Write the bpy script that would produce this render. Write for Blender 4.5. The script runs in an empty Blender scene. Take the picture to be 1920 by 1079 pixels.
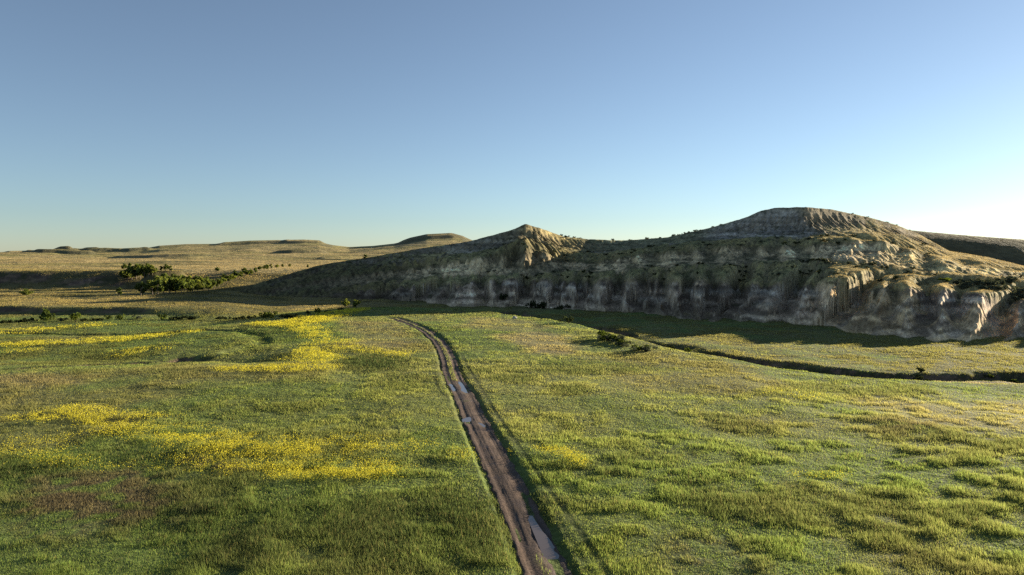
import bpy, math, random
import numpy as np
R = math.radians
C = bpy.context.scene.collection
rng = np.random.default_rng(7)
random.seed(7)

# ------------------------------------------------------------------ camera, sky, sun, exposure
CAM_H = 20.0; F = 1280.0; PITCH = math.atan(61.5 / F); VH = 478.0
SUN_AZ = 56.0; SUN_EL = 9.4            # degrees right of the view direction, degrees above the horizon
sc = bpy.context.scene
cd = bpy.data.cameras.new('camera'); cam = bpy.data.objects.new('camera', cd); C.objects.link(cam)
cam.location = (0, 0, CAM_H); cam.rotation_euler = (math.pi/2 - PITCH, 0, 0)
cd.lens = 24; cd.sensor_width = 36; cd.clip_start = 0.5; cd.clip_end = 40000
sc.camera = cam
w = bpy.data.worlds.new('World'); sc.world = w; w.use_nodes = True
nt = w.node_tree; bg = nt.nodes['Background']
sky = nt.nodes.new('ShaderNodeTexSky'); sky.sky_type = 'NISHITA'; sky.sun_disc = False
sky.sun_elevation = R(SUN_EL); sky.sun_rotation = R(SUN_AZ); sky.altitude = 700
sky.air_density = 0.9; sky.dust_density = 0.2; sky.ozone_density = 3.0
hs = nt.nodes.new('ShaderNodeHueSaturation'); hs.inputs['Saturation'].default_value = .78
nt.links.new(sky.outputs[0], hs.inputs['Color']); wb = nt.nodes.new('ShaderNodeMix'); wb.data_type = 'RGBA'; wb.blend_type = 'MULTIPLY'; wb.inputs[0].default_value = 1
wb.inputs[7].default_value = (.965, 1.0, 1.0, 1); nt.links.new(hs.outputs[0], wb.inputs[6]); nt.links.new(wb.outputs[2], bg.inputs[0])
bg.inputs[1].default_value = 0.05
sl = bpy.data.lights.new('sun', 'SUN'); sl.energy = 5.0; sl.angle = R(0.5); sl.color = (1.0, 0.87, 0.66)
so = bpy.data.objects.new('sun', sl); C.objects.link(so)
so.rotation_euler = (R(90 - SUN_EL), 0, R(180 - SUN_AZ)); so.location = (300, 150, 120)
sc.view_settings.view_transform = 'Standard'; sc.view_settings.look = 'None'
sc.view_settings.exposure = 1.72; sc.view_settings.gamma = 1
sc.cycles.max_bounces = 6; sc.cycles.diffuse_bounces = 3; sc.cycles.transmission_bounces = 4
sc.cycles.use_denoising = False
SUN_DIR = np.array([math.sin(R(SUN_AZ))*math.cos(R(SUN_EL)), math.cos(R(SUN_AZ))*math.cos(R(SUN_EL)), math.sin(R(SUN_EL))])

# ------------------------------------------------------------------ helpers: noise, shapes
def _hash(ix, iy, seed):
    h = (ix.astype(np.int64)*374761393 + iy.astype(np.int64)*668265263 + seed*1442695041) & 0x7fffffff
    h = ((h ^ (h >> 13)) * 1274126177) & 0x7fffffff
    h = ((h ^ (h >> 16)) * 60493 + 12345) & 0x7fffffff
    return (h & 0xffff) / 65535.0
def vnoise(x, y, seed=0):
    ix = np.floor(x); iy = np.floor(y); fx = x-ix; fy = y-iy
    fx = fx*fx*fx*(fx*(fx*6-15)+10); fy = fy*fy*fy*(fy*(fy*6-15)+10)
    a = _hash(ix, iy, seed); b = _hash(ix+1, iy, seed); c = _hash(ix, iy+1, seed); d = _hash(ix+1, iy+1, seed)
    return (a+(b-a)*fx)*(1-fy) + (c+(d-c)*fx)*fy
def fbm(x, y, s, octv=4, seed=0, gain=0.5):
    x = np.asarray(x, float); y = np.asarray(y, float)
    t = 0; a = 1.0; n = 0; f = 1.0/s
    for o in range(octv):
        t = t + a*vnoise(x*f+o*17.3, y*f-o*9.1, seed+o*31); n += a; a *= gain; f *= 2.03
    return t/n          # 0..1, mean .5
def sstep(a, b, x):
    t = np.clip((np.asarray(x, float)-a)/(b-a), 0, 1); return t*t*(3-2*t)
def lerp(a, b, t): return a+(b-a)*t
def mixc(c, col, m): return c + (np.array(col)-c)*np.asarray(m)[..., None]
def at(u, v, z):
    """the world point on level z that the photograph shows at pixel (u, v)"""
    a = (u-960)/F; b = (539.5-v)/F
    dy = math.cos(PITCH)+b*math.sin(PITCH); dz = -math.sin(PITCH)+b*math.cos(PITCH)
    t = (z-CAM_H)/dz
    return (a*t, dy*t)
def sdist(x, y, poly, closed=True):
    """distance to a polyline; negative inside when closed"""
    x = np.asarray(x, float); y = np.asarray(y, float)
    d = np.full(x.shape, 1e9); inside = np.zeros(x.shape, bool)
    n = len(poly)
    for i in range(n if closed else n-1):
        ax, ay = poly[i]; bx, by = poly[(i+1) % n]
        ex, ey = bx-ax, by-ay
        t = np.clip(((x-ax)*ex+(y-ay)*ey)/(ex*ex+ey*ey+1e-9), 0, 1)
        d = np.minimum(d, (x-ax-t*ex)**2+(y-ay-t*ey)**2)
        if closed:
            c = (ay > y) != (by > y)
            xi = ex*(y-ay)/(ey if abs(ey) > 1e-9 else 1e-9)+ax
            inside ^= c & (x < xi)
    d = np.sqrt(d)
    return np.where(inside, -d, d) if closed else d
def smooth_line(pts, n=8):
    out = []
    P = [pts[0]]+list(pts)+[pts[-1]]
    for i in range(1, len(P)-2):
        p0, p1, p2, p3 = [np.array(P[j], float) for j in (i-1, i, i+1, i+2)]
        for k in range(n):
            t = k/n
            out.append(tuple(.5*((2*p1)+(-p0+p2)*t+(2*p0-5*p1+4*p2-p3)*t*t+(-p0+3*p1-3*p2+p3)*t**3)))
    out.append(tuple(pts[-1])); return out

# ------------------------------------------------------------------ helpers: objects and materials
def tag(o, label=None, cat=None, group=None, kind=None):
    if label: o['label'] = label
    if cat: o['category'] = cat
    if group: o['group'] = group
    if kind: o['kind'] = kind
    return o
def mesh_np(name, co, quads=None, tris=None, col=None, smooth=True, mat=None, parent=None, link=True):
    me = bpy.data.meshes.new(name)
    nq = 0 if quads is None else len(quads); ntr = 0 if tris is None else len(tris)
    co = np.asarray(co, np.float32)
    me.vertices.add(len(co)); me.vertices.foreach_set('co', co.ravel())
    li = np.concatenate([a.ravel() for a in (quads, tris) if a is not None and len(a)]).astype(np.int32)
    me.loops.add(len(li)); me.loops.foreach_set('vertex_index', li)
    tot = np.concatenate([np.full(nq, 4, np.int32), np.full(ntr, 3, np.int32)])
    st = np.concatenate([[0], np.cumsum(tot)[:-1]]).astype(np.int32)
    me.polygons.add(nq+ntr); me.polygons.foreach_set('loop_start', st); me.polygons.foreach_set('loop_total', tot)
    me.polygons.foreach_set('use_smooth', np.full(nq+ntr, smooth, bool))
    me.update(calc_edges=True)
    if col is not None:
        ca = me.color_attributes.new('tint', 'FLOAT_COLOR', 'POINT')
        c4 = np.ones((len(co), 4), np.float32); c4[:, :3] = np.clip(col, 0, 1)
        ca.data.foreach_set('color', c4.ravel())
    if mat: me.materials.append(mat)
    o = bpy.data.objects.new(name, me)
    if link: C.objects.link(o)
    if parent: o.parent = parent
    return o
def grid_quads(nr, nc):
    i = np.arange(nr-1)[:, None]*nc+np.arange(nc-1)[None, :]
    return np.stack([i, i+1, i+1+nc, i+nc], -1).reshape(-1, 4)
def new_mat(name):
    m = bpy.data.materials.new(name); m.use_nodes = True
    return m, m.node_tree, m.node_tree.nodes['Principled BSDF']
def N(nt, typ, **kw):
    n = nt.nodes.new(typ)
    for k, v in kw.items(): setattr(n, k, v)
    return n
def L(nt, a, b): nt.links.new(a, b)
def mixrgb(nt, typ, fac, a, b):
    n = N(nt, 'ShaderNodeMix', data_type='RGBA', blend_type=typ)
    for s, v in ((n.inputs[0], fac), (n.inputs[6], a), (n.inputs[7], b)):
        if hasattr(v, 'links'): L(nt, v, s)
        else: s.default_value = v
    return n.outputs[2]
def noise(nt, scale, detail=4, rough=.6, vec=None):
    n = N(nt, 'ShaderNodeTexNoise'); n.inputs['Scale'].default_value = scale
    n.inputs['Detail'].default_value = detail; n.inputs['Roughness'].default_value = rough
    if vec is None:
        g = nt.nodes.get('Texture Coordinate') or N(nt, 'ShaderNodeTexCoord'); vec = g.outputs['Object']
    L(nt, vec, n.inputs['Vector']); return n.outputs[0]
def ramp(nt, x, stops):
    r = N(nt, 'ShaderNodeValToRGB'); L(nt, x, r.inputs[0]); e = r.color_ramp.elements
    while len(e) < len(stops): e.new(.5)
    for k, (p, c) in zip(e, stops): k.position = p; k.color = (*c, 1)
    return r.outputs[0]
def terrain_mat(name, scales, bumps, contrast=.5, rough=.95):
    """albedo comes from the land cover painted per vertex, broken up by noise of several sizes; bump makes stubble and clods"""
    m, nt, b = new_mat(name)
    at_ = N(nt, 'ShaderNodeAttribute', attribute_name='tint'); c = at_.outputs['Color']
    for s, k in zip(scales, (1, .8, .6)):
        lo, hi = 1-contrast*k, 1+contrast*k
        c = mixrgb(nt, 'MULTIPLY', 1, c, ramp(nt, noise(nt, s, 5, .65), [(.3, (lo,)*3), (.7, (hi,)*3)]))
    L(nt, c, b.inputs['Base Color']); b.inputs['Roughness'].default_value = rough
    b.inputs['Specular IOR Level'].default_value = .1
    prev = None
    for s, dist in bumps:
        bp = N(nt, 'ShaderNodeBump'); bp.inputs['Strength'].default_value = 1; bp.inputs['Distance'].default_value = dist
        L(nt, noise(nt, s, 4, .6), bp.inputs['Height'])
        if prev: L(nt, prev, bp.inputs['Normal'])
        prev = bp.outputs[0]
    if prev: L(nt, prev, b.inputs['Normal'])
    return m
def leaf_mat(name, trans=.45, var=.25, attr=True, color=(.06, .09, .02), boost=(1.25, 1.2, .7)):
    m, nt, b = new_mat(name); out = nt.nodes['Material Output']
    if attr: c = N(nt, 'ShaderNodeAttribute', attribute_name='tint').outputs['Color']
    else:
        rgb = N(nt, 'ShaderNodeRGB'); rgb.outputs[0].default_value = (*color, 1); c = rgb.outputs[0]
    c = mixrgb(nt, 'MULTIPLY', 1, c, ramp(nt, noise(nt, 1.3, 3), [(.3, (1-var,)*3), (.7, (1+var,)*3)]))
    d = N(nt, 'ShaderNodeBsdfDiffuse'); t = N(nt, 'ShaderNodeBsdfTranslucent'); mx = N(nt, 'ShaderNodeMixShader')
    L(nt, c, d.inputs[0]); L(nt, mixrgb(nt, 'MULTIPLY', 1, c, (*boost, 1)), t.inputs[0])
    mx.inputs[0].default_value = trans
    L(nt, d.outputs[0], mx.inputs[1]); L(nt, t.outputs[0], mx.inputs[2]); L(nt, mx.outputs[0], out.inputs['Surface'])
    return m

# ------------------------------------------------------------------ the land: height function
ROAD = smooth_line([at(u, v, 0) for u, v in [(1090, 1240), (1056, 1150), (1027, 1079), (995.5, 999), (959, 920), (924, 853), (890, 786.5),
        (869, 740), (850, 707), (839, 670), (825, 643), (800, 621), (769, 607.5), (752, 601), (735, 596)]], 10)
SIDE_TRAIL = smooth_line([at(u, v, 0) for u, v in [(1190, 1150), (1140, 1079), (1085, 995), (1030, 920), (980, 850), (945, 800), (905, 735), (878, 690), (866, 665)]], 6)
SIDE_TRAIL2 = smooth_line([at(u, v, 0) for u, v in [(1110, 1079), (1060, 1000), (1010, 920), (960, 850), (925, 800), (890, 735)]], 6)
LEFT_TRAIL = smooth_line([at(u, v, 0) for u, v in [(814, 700), (822, 730), (845, 755), (860, 785), (880, 820)]], 6)
MEADOW = [(420, -60), (300, 90), (190, 111), (130, 113), (86, 115), (62, 117), (48, 125), (35, 140), (26, 172), (13, 205), (1, 226), (-12, 244), (-26, 256),
          (-45, 262), (-58, 255), (-67, 222), (-73, 196), (-66, 165), (-46, 142), (-38, 128), (-60, 118), (-95, 108), (-150, 100), (-400, 90), (-400, -60)]
CREEK = smooth_line([at(u, v, -4.7) for u, v in [(960, 586), (1000, 597), (1060, 612), (1130, 622), (1170, 632), (1250, 650), (1350, 671), (1430, 682), (1560, 697), (1640, 705), (1750, 709), (1920, 709), (2200, 712), (2700, 716)]], 5)
DITCH = smooth_line([at(u, v, -2.3) for u, v in [(-250, 722), (-60, 716), (60, 708), (180, 698), (300, 690), (345, 684), (372, 683)]], 5)
OXBOW = smooth_line([at(u, v, -2.3) for u, v in [(-150, 627), (20, 626), (120, 627), (220, 629), (300, 630), (380, 630), (450, 636), (490, 648), (480, 662), (430, 672)]], 6)
SKY_L = np.array([(-900, 474), (-300, 473), (0, 473), (60, 472), (100, 471), (150, 471), (200, 470), (232, 471), (262, 468), (300, 461), (350, 458), (430, 457.5), (470, 455), (520, 454),
                  (570, 453), (600, 454.5), (625, 460), (655, 463.5), (700, 461.5), (740, 457), (772, 449.5), (800, 443.5), (850, 441), (868, 443), (888, 452), (960, 466), (1400, 470), (1650, 470), (3000, 468)], float)
RIDGE_R = np.array([(1500, 500), (1640, 428), (1700, 432), (1750, 437), (1800, 441), (1860, 446), (1920, 450), (2000, 454), (2200, 461), (2600, 470), (4000, 478)], float)

def ground_z(x, y, detail=True):
    x = np.asarray(x, float); y = np.asarray(y, float)
    yy = np.maximum(y, 20.0); u = 960+F*x/yy
    wob = (fbm(x, y, 22, 3, 5)-.5)*7
    left = sstep(-20, -75, x-(y-180)*.05)                                   # the lower field west of the meadow
    low = lerp(-4.7, -2.0, left)
    # terrace with an eroded bank on the left
    bank_w = sstep(430, 260, u)                                             # 1 where the bank is steep
    b0 = lerp(222.0, 251.0, bank_w)+wob*.5; b1 = lerp(285.0, 258.5, bank_w)+wob*.4
    terr = sstep(520, 400, u+wob*4)
    low = low + (0.5-low)*sstep(b0, b1, y)*terr
    low = low + (-.9)*sstep(5, 0, np.abs(y-330+wob*2-(u-200)*.03))*terr
    # the dark cut bank further back and the rolling prairie above it
    soft = sstep(210, 330, u)
    c0 = lerp(389.0, 372.0, soft)+wob; c1 = lerp(419.0, 470.0, soft)+wob*1.2
    low = low + (10.3-low)*(sstep(c0, c1, y)*sstep(820, 520, u) + sstep(400, 520, y)*sstep(520, 820, u))
    kd = np.hypot((x+203)/17.0, (y-402)/19.0)+(fbm(x, y, 9, 2, 15)-.5)*.3
    low = np.maximum(low, 10.4*sstep(1.15, .35, kd)+.5*(kd < 1.3)-.5*(kd >= 1.3)*9)
    sk = np.interp(u, SKY_L[:, 0], SKY_L[:, 1]); zs = 20+2200*(VH-sk)/F
    far = 10.3 + 2.4*sstep(430, 950, y) + 5*sstep(800, 1600, y)
    far = lerp(far, zs, np.clip((y-1150)/1050, 0, 1)**1.5)
    far = np.where(y > 2200, lerp(zs, 8, sstep(2200, 4300, y)), far)
    roll = ((fbm(x, y, 260, 4, 41)-.5)*16*sstep(500, 1000, y)+(fbm(x, y, 70, 3, 44)-.5)*3.0*sstep(430, 600, y))*sstep(2250, 1800, y)
    far = far + roll
    for mu, mw, mh in ((38, 24, 3), (66, 14, 2.5), (115, 30, 5), (160, 24, 4), (205, 44, 7), (470, 60, 6), (570, 34, 6), (805, 50, 7)):
        far = far + mh*sstep(1.25, .8, np.abs(u-mu)/mw+(fbm(x, y, 120, 3, 46)-.5)*.5)*sstep(2060, 2100, y+(fbm(x, y, 90, 2, 47)-.5)*90)*sstep(2420, 2300, y)
    for mu, md, mw, ml, mh in ((95, 1750, 60, 90, 9), (200, 1850, 90, 80, 9), (140, 1600, 35, 60, 6), (560, 1500, 50, 90, 7), (310, 1250, 90, 60, 4), (640, 1100, 60, 60, 4)):
        r_ = np.hypot((u-mu)/mw, (y-md)/ml)+(fbm(x, y, 70, 3, 48)-.5)*.8
        far = far + mh*sstep(1.15, .75, r_)
    # right hand ridge behind the butte
    rv = np.interp(u, RIDGE_R[:, 0], RIDGE_R[:, 1]); zr = 20+640*(VH-rv)/F
    zr = lerp(4, zr, sstep(525, 640, y))*sstep(1000, 640, y) + (fbm(x, y, 60, 4, 77)-.5)*5*sstep(430, 520, y)*sstep(630, 560, y)
    wr = sstep(1560, 1640, u)*sstep(1200, 700, y)
    far = lerp(far, zr, wr)
    z = lerp(low, far, sstep(425, 480, y))
    # the raised meadow tongue
    sd = sdist(x, y, MEADOW)+wob*.35
    wdt = lerp(9.0, 38.0, left)
    dip = -2.0*sstep(30, 80, x)*sstep(60, 112, y)                            # it sinks towards the creek on the right
    z = lerp(z, dip, sstep(wdt, 0, sd))
    # creek, ditches
    z = z - lerp(.15, 1.7, sstep(.36, .56, fbm(x, y, 16, 2, 9)+.10*sstep(50, 80, x)))*sstep(6.0, 1.2, sdist(x, y, CREEK, False)+(fbm(x, y, 7, 3, 3)-.5)*6)*sstep(112, 122, y)
    z = z - 0.9*sstep(3.5, .8, sdist(x, y, DITCH, False)+(fbm(x, y, 4, 2, 3)-.5)*3)
    z = z - 0.45*sstep(3.5, .8, sdist(x, y, OXBOW, False)+(fbm(x, y, 6, 2, 3)-.5)*4)
    if detail:
        k = sstep(900, 420, y)
        z = z + ((fbm(x, y, 38, 3, 11)-.5)*1.1 + (fbm(x, y, 7, 3, 12)-.5)*.35)*k
        nr = sdist(x, y, ROAD, False)
        z = z - .22*sstep(2.2, 1.75, nr)
        tr = np.minimum(np.minimum(np.abs(sdist(x, y, SIDE_TRAIL, False)), sdist(x, y, SIDE_TRAIL2, False)), sdist(x, y, LEFT_TRAIL, False))
        z = z - .015*sstep(.3, .1, tr)
    return z

# ------------------------------------------------------------------ the land: cover (albedo only)
def P(pts, z=.25): return [at(u, v, z) for u, v in pts]
FLOWERS = [   # outlines of the sweet clover patches, how thick they grow
    (P([(-60, 792), (60, 778), (110, 771), (200, 774), (260, 790), (350, 800), (430, 822), (560, 829), (700, 829), (765, 836), (750, 850), (640, 856), (510, 862), (400, 852), (290, 828), (190, 812), (90, 800), (0, 797)]), 1.0),
    (P([(300, 880), (430, 872), (560, 868), (740, 866), (800, 884), (740, 906), (600, 906), (480, 900)]), .55),
    (P([(-40, 830), (30, 812), (120, 835), (200, 872), (60, 880), (-40, 850)]), .35),
    (P([(560, 875), (700, 885), (760, 880), (750, 907), (600, 909), (520, 900)]), .7),
    (P([(470, 606), (560, 598), (650, 580), (690, 578), (640, 596), (600, 606), (598, 620), (640, 636), (652, 655), (618, 668), (570, 660), (540, 668), (590, 640), (560, 618)]), 1.0),
    (P([(560, 655), (640, 662), (650, 676), (580, 690), (530, 680)]), .6),
    (P([(640, 648), (700, 652), (765, 660), (750, 668), (660, 660)]), .6),
    (P([(400, 690), (470, 688), (560, 686), (632, 684), (634, 696), (520, 701), (410, 699)]), .95),
    (P([(-80, 655), (60, 648), (180, 640), (330, 633), (370, 638), (180, 652), (60, 658), (-80, 668)], -2.6), .8),
    (P([(-80, 626), (90, 618), (190, 610), (200, 614), (60, 630), (-80, 636)], -2.6), .45),
    (P([(200, 668), (310, 664), (330, 672), (220, 680)], -2.6), .4),
    (P([(0, 664), (80, 660), (90, 668), (0, 672)], -2.6), .35),
    (P([(995, 843), (1060, 846), (1112, 866), (1100, 880), (1078, 880), (1040, 862), (1002, 855)]), 1.0),
    (P([(945, 843), (962, 842), (962, 858), (946, 858)]), .7),
    (P([(830, 840), (890, 842), (900, 866), (840, 866)]), .3),
    (P([(1440, 724), (1560, 736), (1500, 746), (1430, 738)]), .25),
    (P([(1470, 880), (1600, 888), (1580, 900), (1480, 894)]), .25)]
def in_box(x, y, poly, mg):
    p = np.array(poly); return (x > p[:, 0].min()-mg) & (x < p[:, 0].max()+mg) & (y > p[:, 1].min()-mg) & (y < p[:, 1].max()+mg)
def flower_edge(x, y, poly, w):
    p = np.array(poly); e = np.clip((p.max(0)-p.min(0)).min()*.2, .7, 4)
    return sstep(e*.8, -e*1.2, sdist(x, y, poly)+w*e*2)
def flowers(x, y):
    w = (fbm(x, y, 7, 3, 91)-.5); f = np.zeros(np.shape(x))
    grain = fbm(x, y, 2.6, 3, 95)
    for poly, k in FLOWERS:
        b = in_box(x, y, poly, 7); f[b] = np.maximum(f[b], k*flower_edge(x[b], y[b], poly, w[b]))
    return f*sstep(.40, .66, grain*.6+fbm(x, y, 1.1, 2, 96)*.4)
BARE = [(P([(60, 895), (250, 880), (330, 900), (290, 960), (150, 992), (50, 955)]), .75), (P([(370, 868), (470, 866), (500, 884), (400, 890)]), .8),
        (P([(1600, 770), (1760, 775), (1850, 800), (1700, 812), (1600, 800)]), .5), (P([(1280, 1020), (1340, 1020), (1400, 1079), (1270, 1100)]), .5)]
DARK = [(P([(628, 668), (700, 662), (775, 672), (770, 690), (690, 696), (640, 690)]), .9), (P([(470, 618), (560, 616), (580, 640), (520, 655), (490, 640)], -1), .5),
        (P([(1000, 676), (1160, 672), (1260, 690), (1060, 700)]), .5), (P([(-60, 870), (60, 860), (300, 840), (480, 858), (500, 875), (300, 880), (-60, 920)]), .5),
        (P([(400, 930), (700, 920), (930, 930), (960, 1040), (700, 1050), (430, 1030), (300, 980)]), .6)]
PALE = [(P([(930, 628), (1010, 622), (1100, 640), (1080, 664), (980, 662)]), .8), (P([(640, 600), (760, 606), (800, 640), (730, 652), (650, 640)]), .55),
        (P([(880, 592), (960, 594), (1060, 612), (980, 622), (860, 612)]), .5), (P([(1560, 726), (1950, 730), (1950, 800), (1640, 780)]), .5),
        (P([(-100, 718), (60, 712), (150, 720), (120, 734), (-100, 738)], -1), .7)]
LIME = [(P([(420, 740), (600, 722), (860, 720), (880, 800), (700, 810), (480, 790)]), .5), (P([(940, 740), (1180, 760), (1200, 840), (1010, 820)]), .35), (P([(1420, 715), (1640, 722), (1640, 745), (1430, 742)]), .5), (P([(1080, 960), (1180, 960), (1210, 1079), (1140, 1079)]), .5),
        (P([(390, 668), (480, 650), (500, 655), (480, 672), (410, 682)], -2.4), .8)]
def patches(x, y, lst, soft=4, wob=8, seed=61):
    w = (fbm(x, y, 12, 3, seed)-.5)*wob; m = np.zeros(np.shape(x))
    for poly, k in lst:
        b = in_box(x, y, poly, soft+wob); m[b] = np.maximum(m[b], k*sstep(soft, -soft, sdist(x[b], y[b], poly)+w[b]))
    return m
def cover(x, y, z):
    """land-cover colour of the grassland, and how tall the grass grows there"""
    n1 = fbm(x, y, 45, 4, 21); n2 = fbm(x, y, 9, 4, 22); n3 = fbm(x, y, 2.2, 3, 23)
    sh = np.shape(x)+(3,)
    c = np.broadcast_to(np.array([.152, .205, .056]), sh).copy()
    c = mixc(c, (.235, .245, .084), sstep(.40, .66, n1*.6+n2*.4))
    c = mixc(c, (.066, .092, .036), sstep(.54, .70, n2)*.6)
    c = mixc(c, (.19, .165, .075), sstep(.56, .72, fbm(x, y, 30, 4, 24))*.5)
    dk = patches(x, y, DARK); bare = patches(x, y, BARE); pale = patches(x, y, PALE); lime = patches(x, y, LIME)
    c = mixc(c, (.215, .245, .062), lime*.85)
    c = mixc(c, (.046, .070, .028), dk*.9)
    c = mixc(c, (.33, .265, .14), pale*.8)
    sd = sdist(x, y, MEADOW)
    yy = np.maximum(y, 20.0); u = 960+F*x/yy
    # valley floor, left terrace, golden prairie
    valley = sstep(0, 8, sd)*sstep(-60, -20, x)
    c = mixc(c, (.19, .18, .065), valley*.7*sstep(.35, .6, n2+.08))
    cr = sdist(x, y, CREEK, False)
    c = mixc(c, (.060, .080, .028), sstep(6.5, 2, cr+(n2-.5)*9)*.75*sstep(.38, .55, n2+.1))
    c = mixc(c, (.30, .26, .19), sstep(9, 7, cr)*sstep(4.0, 5.0, cr)*sstep(50, 64, x)*(y < 137)*.7)
    lf = sstep(4, 20, sd)*sstep(-20, -60, x)
    c = mixc(c, (.100, .110, .035), lf*.5*sstep(.3, .6, n2))
    gold = lf*sstep(240, 275, y+(n1-.5)*30)
    c = mixc(c, (.30, .235, .10), gold*.8)
    c = mixc(c, (.110, .110, .045), gold*sstep(.52, .68, fbm(x, y, 24, 4, 28))*.7)
    pr = sstep(400, 450, y)
    g = np.broadcast_to(np.array([.34, .265, .115]), sh).copy()
    g = mixc(g, (.265, .225, .085), sstep(.42, .62, fbm(x, y*2.5, 170, 4, 33)))
    g = mixc(g, (.120, .115, .045), sstep(.60, .70, fbm(x, y*4, 120, 4, 35))*.75)
    g = mixc(g, (.095, .085, .045), sstep(1560, 1660, u)*.9)
    c = lerp(c, g, pr[..., None])
    bare2 = bare*sstep(.35, .6, n3)
    c = mixc(c, (.135, .098, .072), bare2)
    hgt = .11+.20*sstep(.42, .66, n2*.55+n3*.45)
    rough = sstep(20, 60, x)*sstep(112, 90, y)+.5*sstep(-20, 10, x)*sstep(90, 60, y)+.7*sstep(-5, -30, x)*sstep(80, 60, y)
    hgt = hgt+.22*np.clip(rough, 0, 1)*sstep(.50, .68, n3)
    hgt = hgt*(1-.75*bare2)*(1-.35*pale)*(1-.3*lime)+.14*dk
    nr = sdist(x, y, ROAD, False)
    hgt = hgt*lerp(.70, 1, sstep(1.5, 4, nr))
    for tl, tk in ((SIDE_TRAIL, .5), (SIDE_TRAIL2, .85), (LEFT_TRAIL, .6)):
        t = sdist(x, y, tl, False); hgt = hgt*lerp(tk, 1, sstep(.12, .35, t)); c = mixc(c, (.08, .085, .03), (1-tk)*.6*sstep(.5, .15, t))
    return c, hgt

# ------------------------------------------------------------------ ground and hills sheets
A = np.concatenate([-np.geomspace(4.0, 1.0, 18)[:-1], np.linspace(-1.0, 1.0, 860), np.geomspace(1.0, 4.0, 18)[1:]])
Y1 = np.concatenate([np.linspace(2, 30, 12)[:-1], np.geomspace(30, 440, 560)])
Y2 = np.geomspace(440, 14000, 300)
def sheet(name, Y, mat):
    yy, aa = np.meshgrid(Y, A, indexing='ij'); x = aa*yy; y = yy
    z = ground_z(x, y); c, h = cover(x, y, z)
    gy, gx = np.gradient(z); dzdy = gy/np.gradient(Y)[:, None]
    dzdx = gx/(np.gradient(A)[None, :]*yy)
    sl_ = np.sqrt(dzdx**2+dzdy**2)
    # bare earth where the banks are steep
    st = sstep(.30, .55, sl_+(fbm(x, y, 3, 3, 71)-.5)*.2)*sstep(1200, 700, y)*(x < 160)*(y > 110)
    strat = fbm(x*.08, z*3+x*.01, 1.0, 3, 72)
    soil = mixc(np.broadcast_to(np.array([.30, .20, .13]), c.shape), (.16, .11, .08), sstep(.45, .6, strat))
    soil = mixc(soil, (.07, .08, .03), sstep(.5, .65, fbm(x, y, 4, 3, 73))*.8)
    kn = sstep(1.5, 1.2, np.hypot((x+203)/17.0, (y-402)/19.0))
    c = mixc(lerp(c, soil, (st*(1-kn))[..., None]), (.12, .105, .05), kn*.8)
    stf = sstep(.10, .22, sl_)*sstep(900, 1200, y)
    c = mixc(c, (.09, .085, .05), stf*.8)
    co = np.stack([x, y, z], -1).reshape(-1, 3); c = c.reshape(-1, 3)
    if name == 'ground': c = c*.62                                          # thatch and soil between the blades
    q = grid_quads(*x.shape)
    if name == 'ground':                                                    # the field goes on behind the viewpoint
        n0 = len(co); nc = x.shape[1]
        back = np.stack([np.linspace(-900, 900, nc), np.full(nc, -400.0), np.full(nc, -.3)], -1)
        co = np.concatenate([co, back]); c = np.concatenate([c, np.tile([[.07, .085, .022]], (nc, 1))])
        i = np.arange(nc-1); q = np.concatenate([q, np.stack([n0+i, n0+i+1, i+1, i], -1)])
    return tag(mesh_np(name, co, q, col=c, mat=mat), kind='structure')
M_ground = terrain_mat('grassland', (1.6, .35, .05), [(.25, .5), (1.2, .22), (5, .06)], .38)
M_hills = terrain_mat('dry_prairie', (.22, .05, .012), [(.02, 5), (.12, 2.2), (.5, .7)], .30)
sheet('ground', Y1, M_ground)
sheet('hills', Y2, M_hills)

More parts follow.
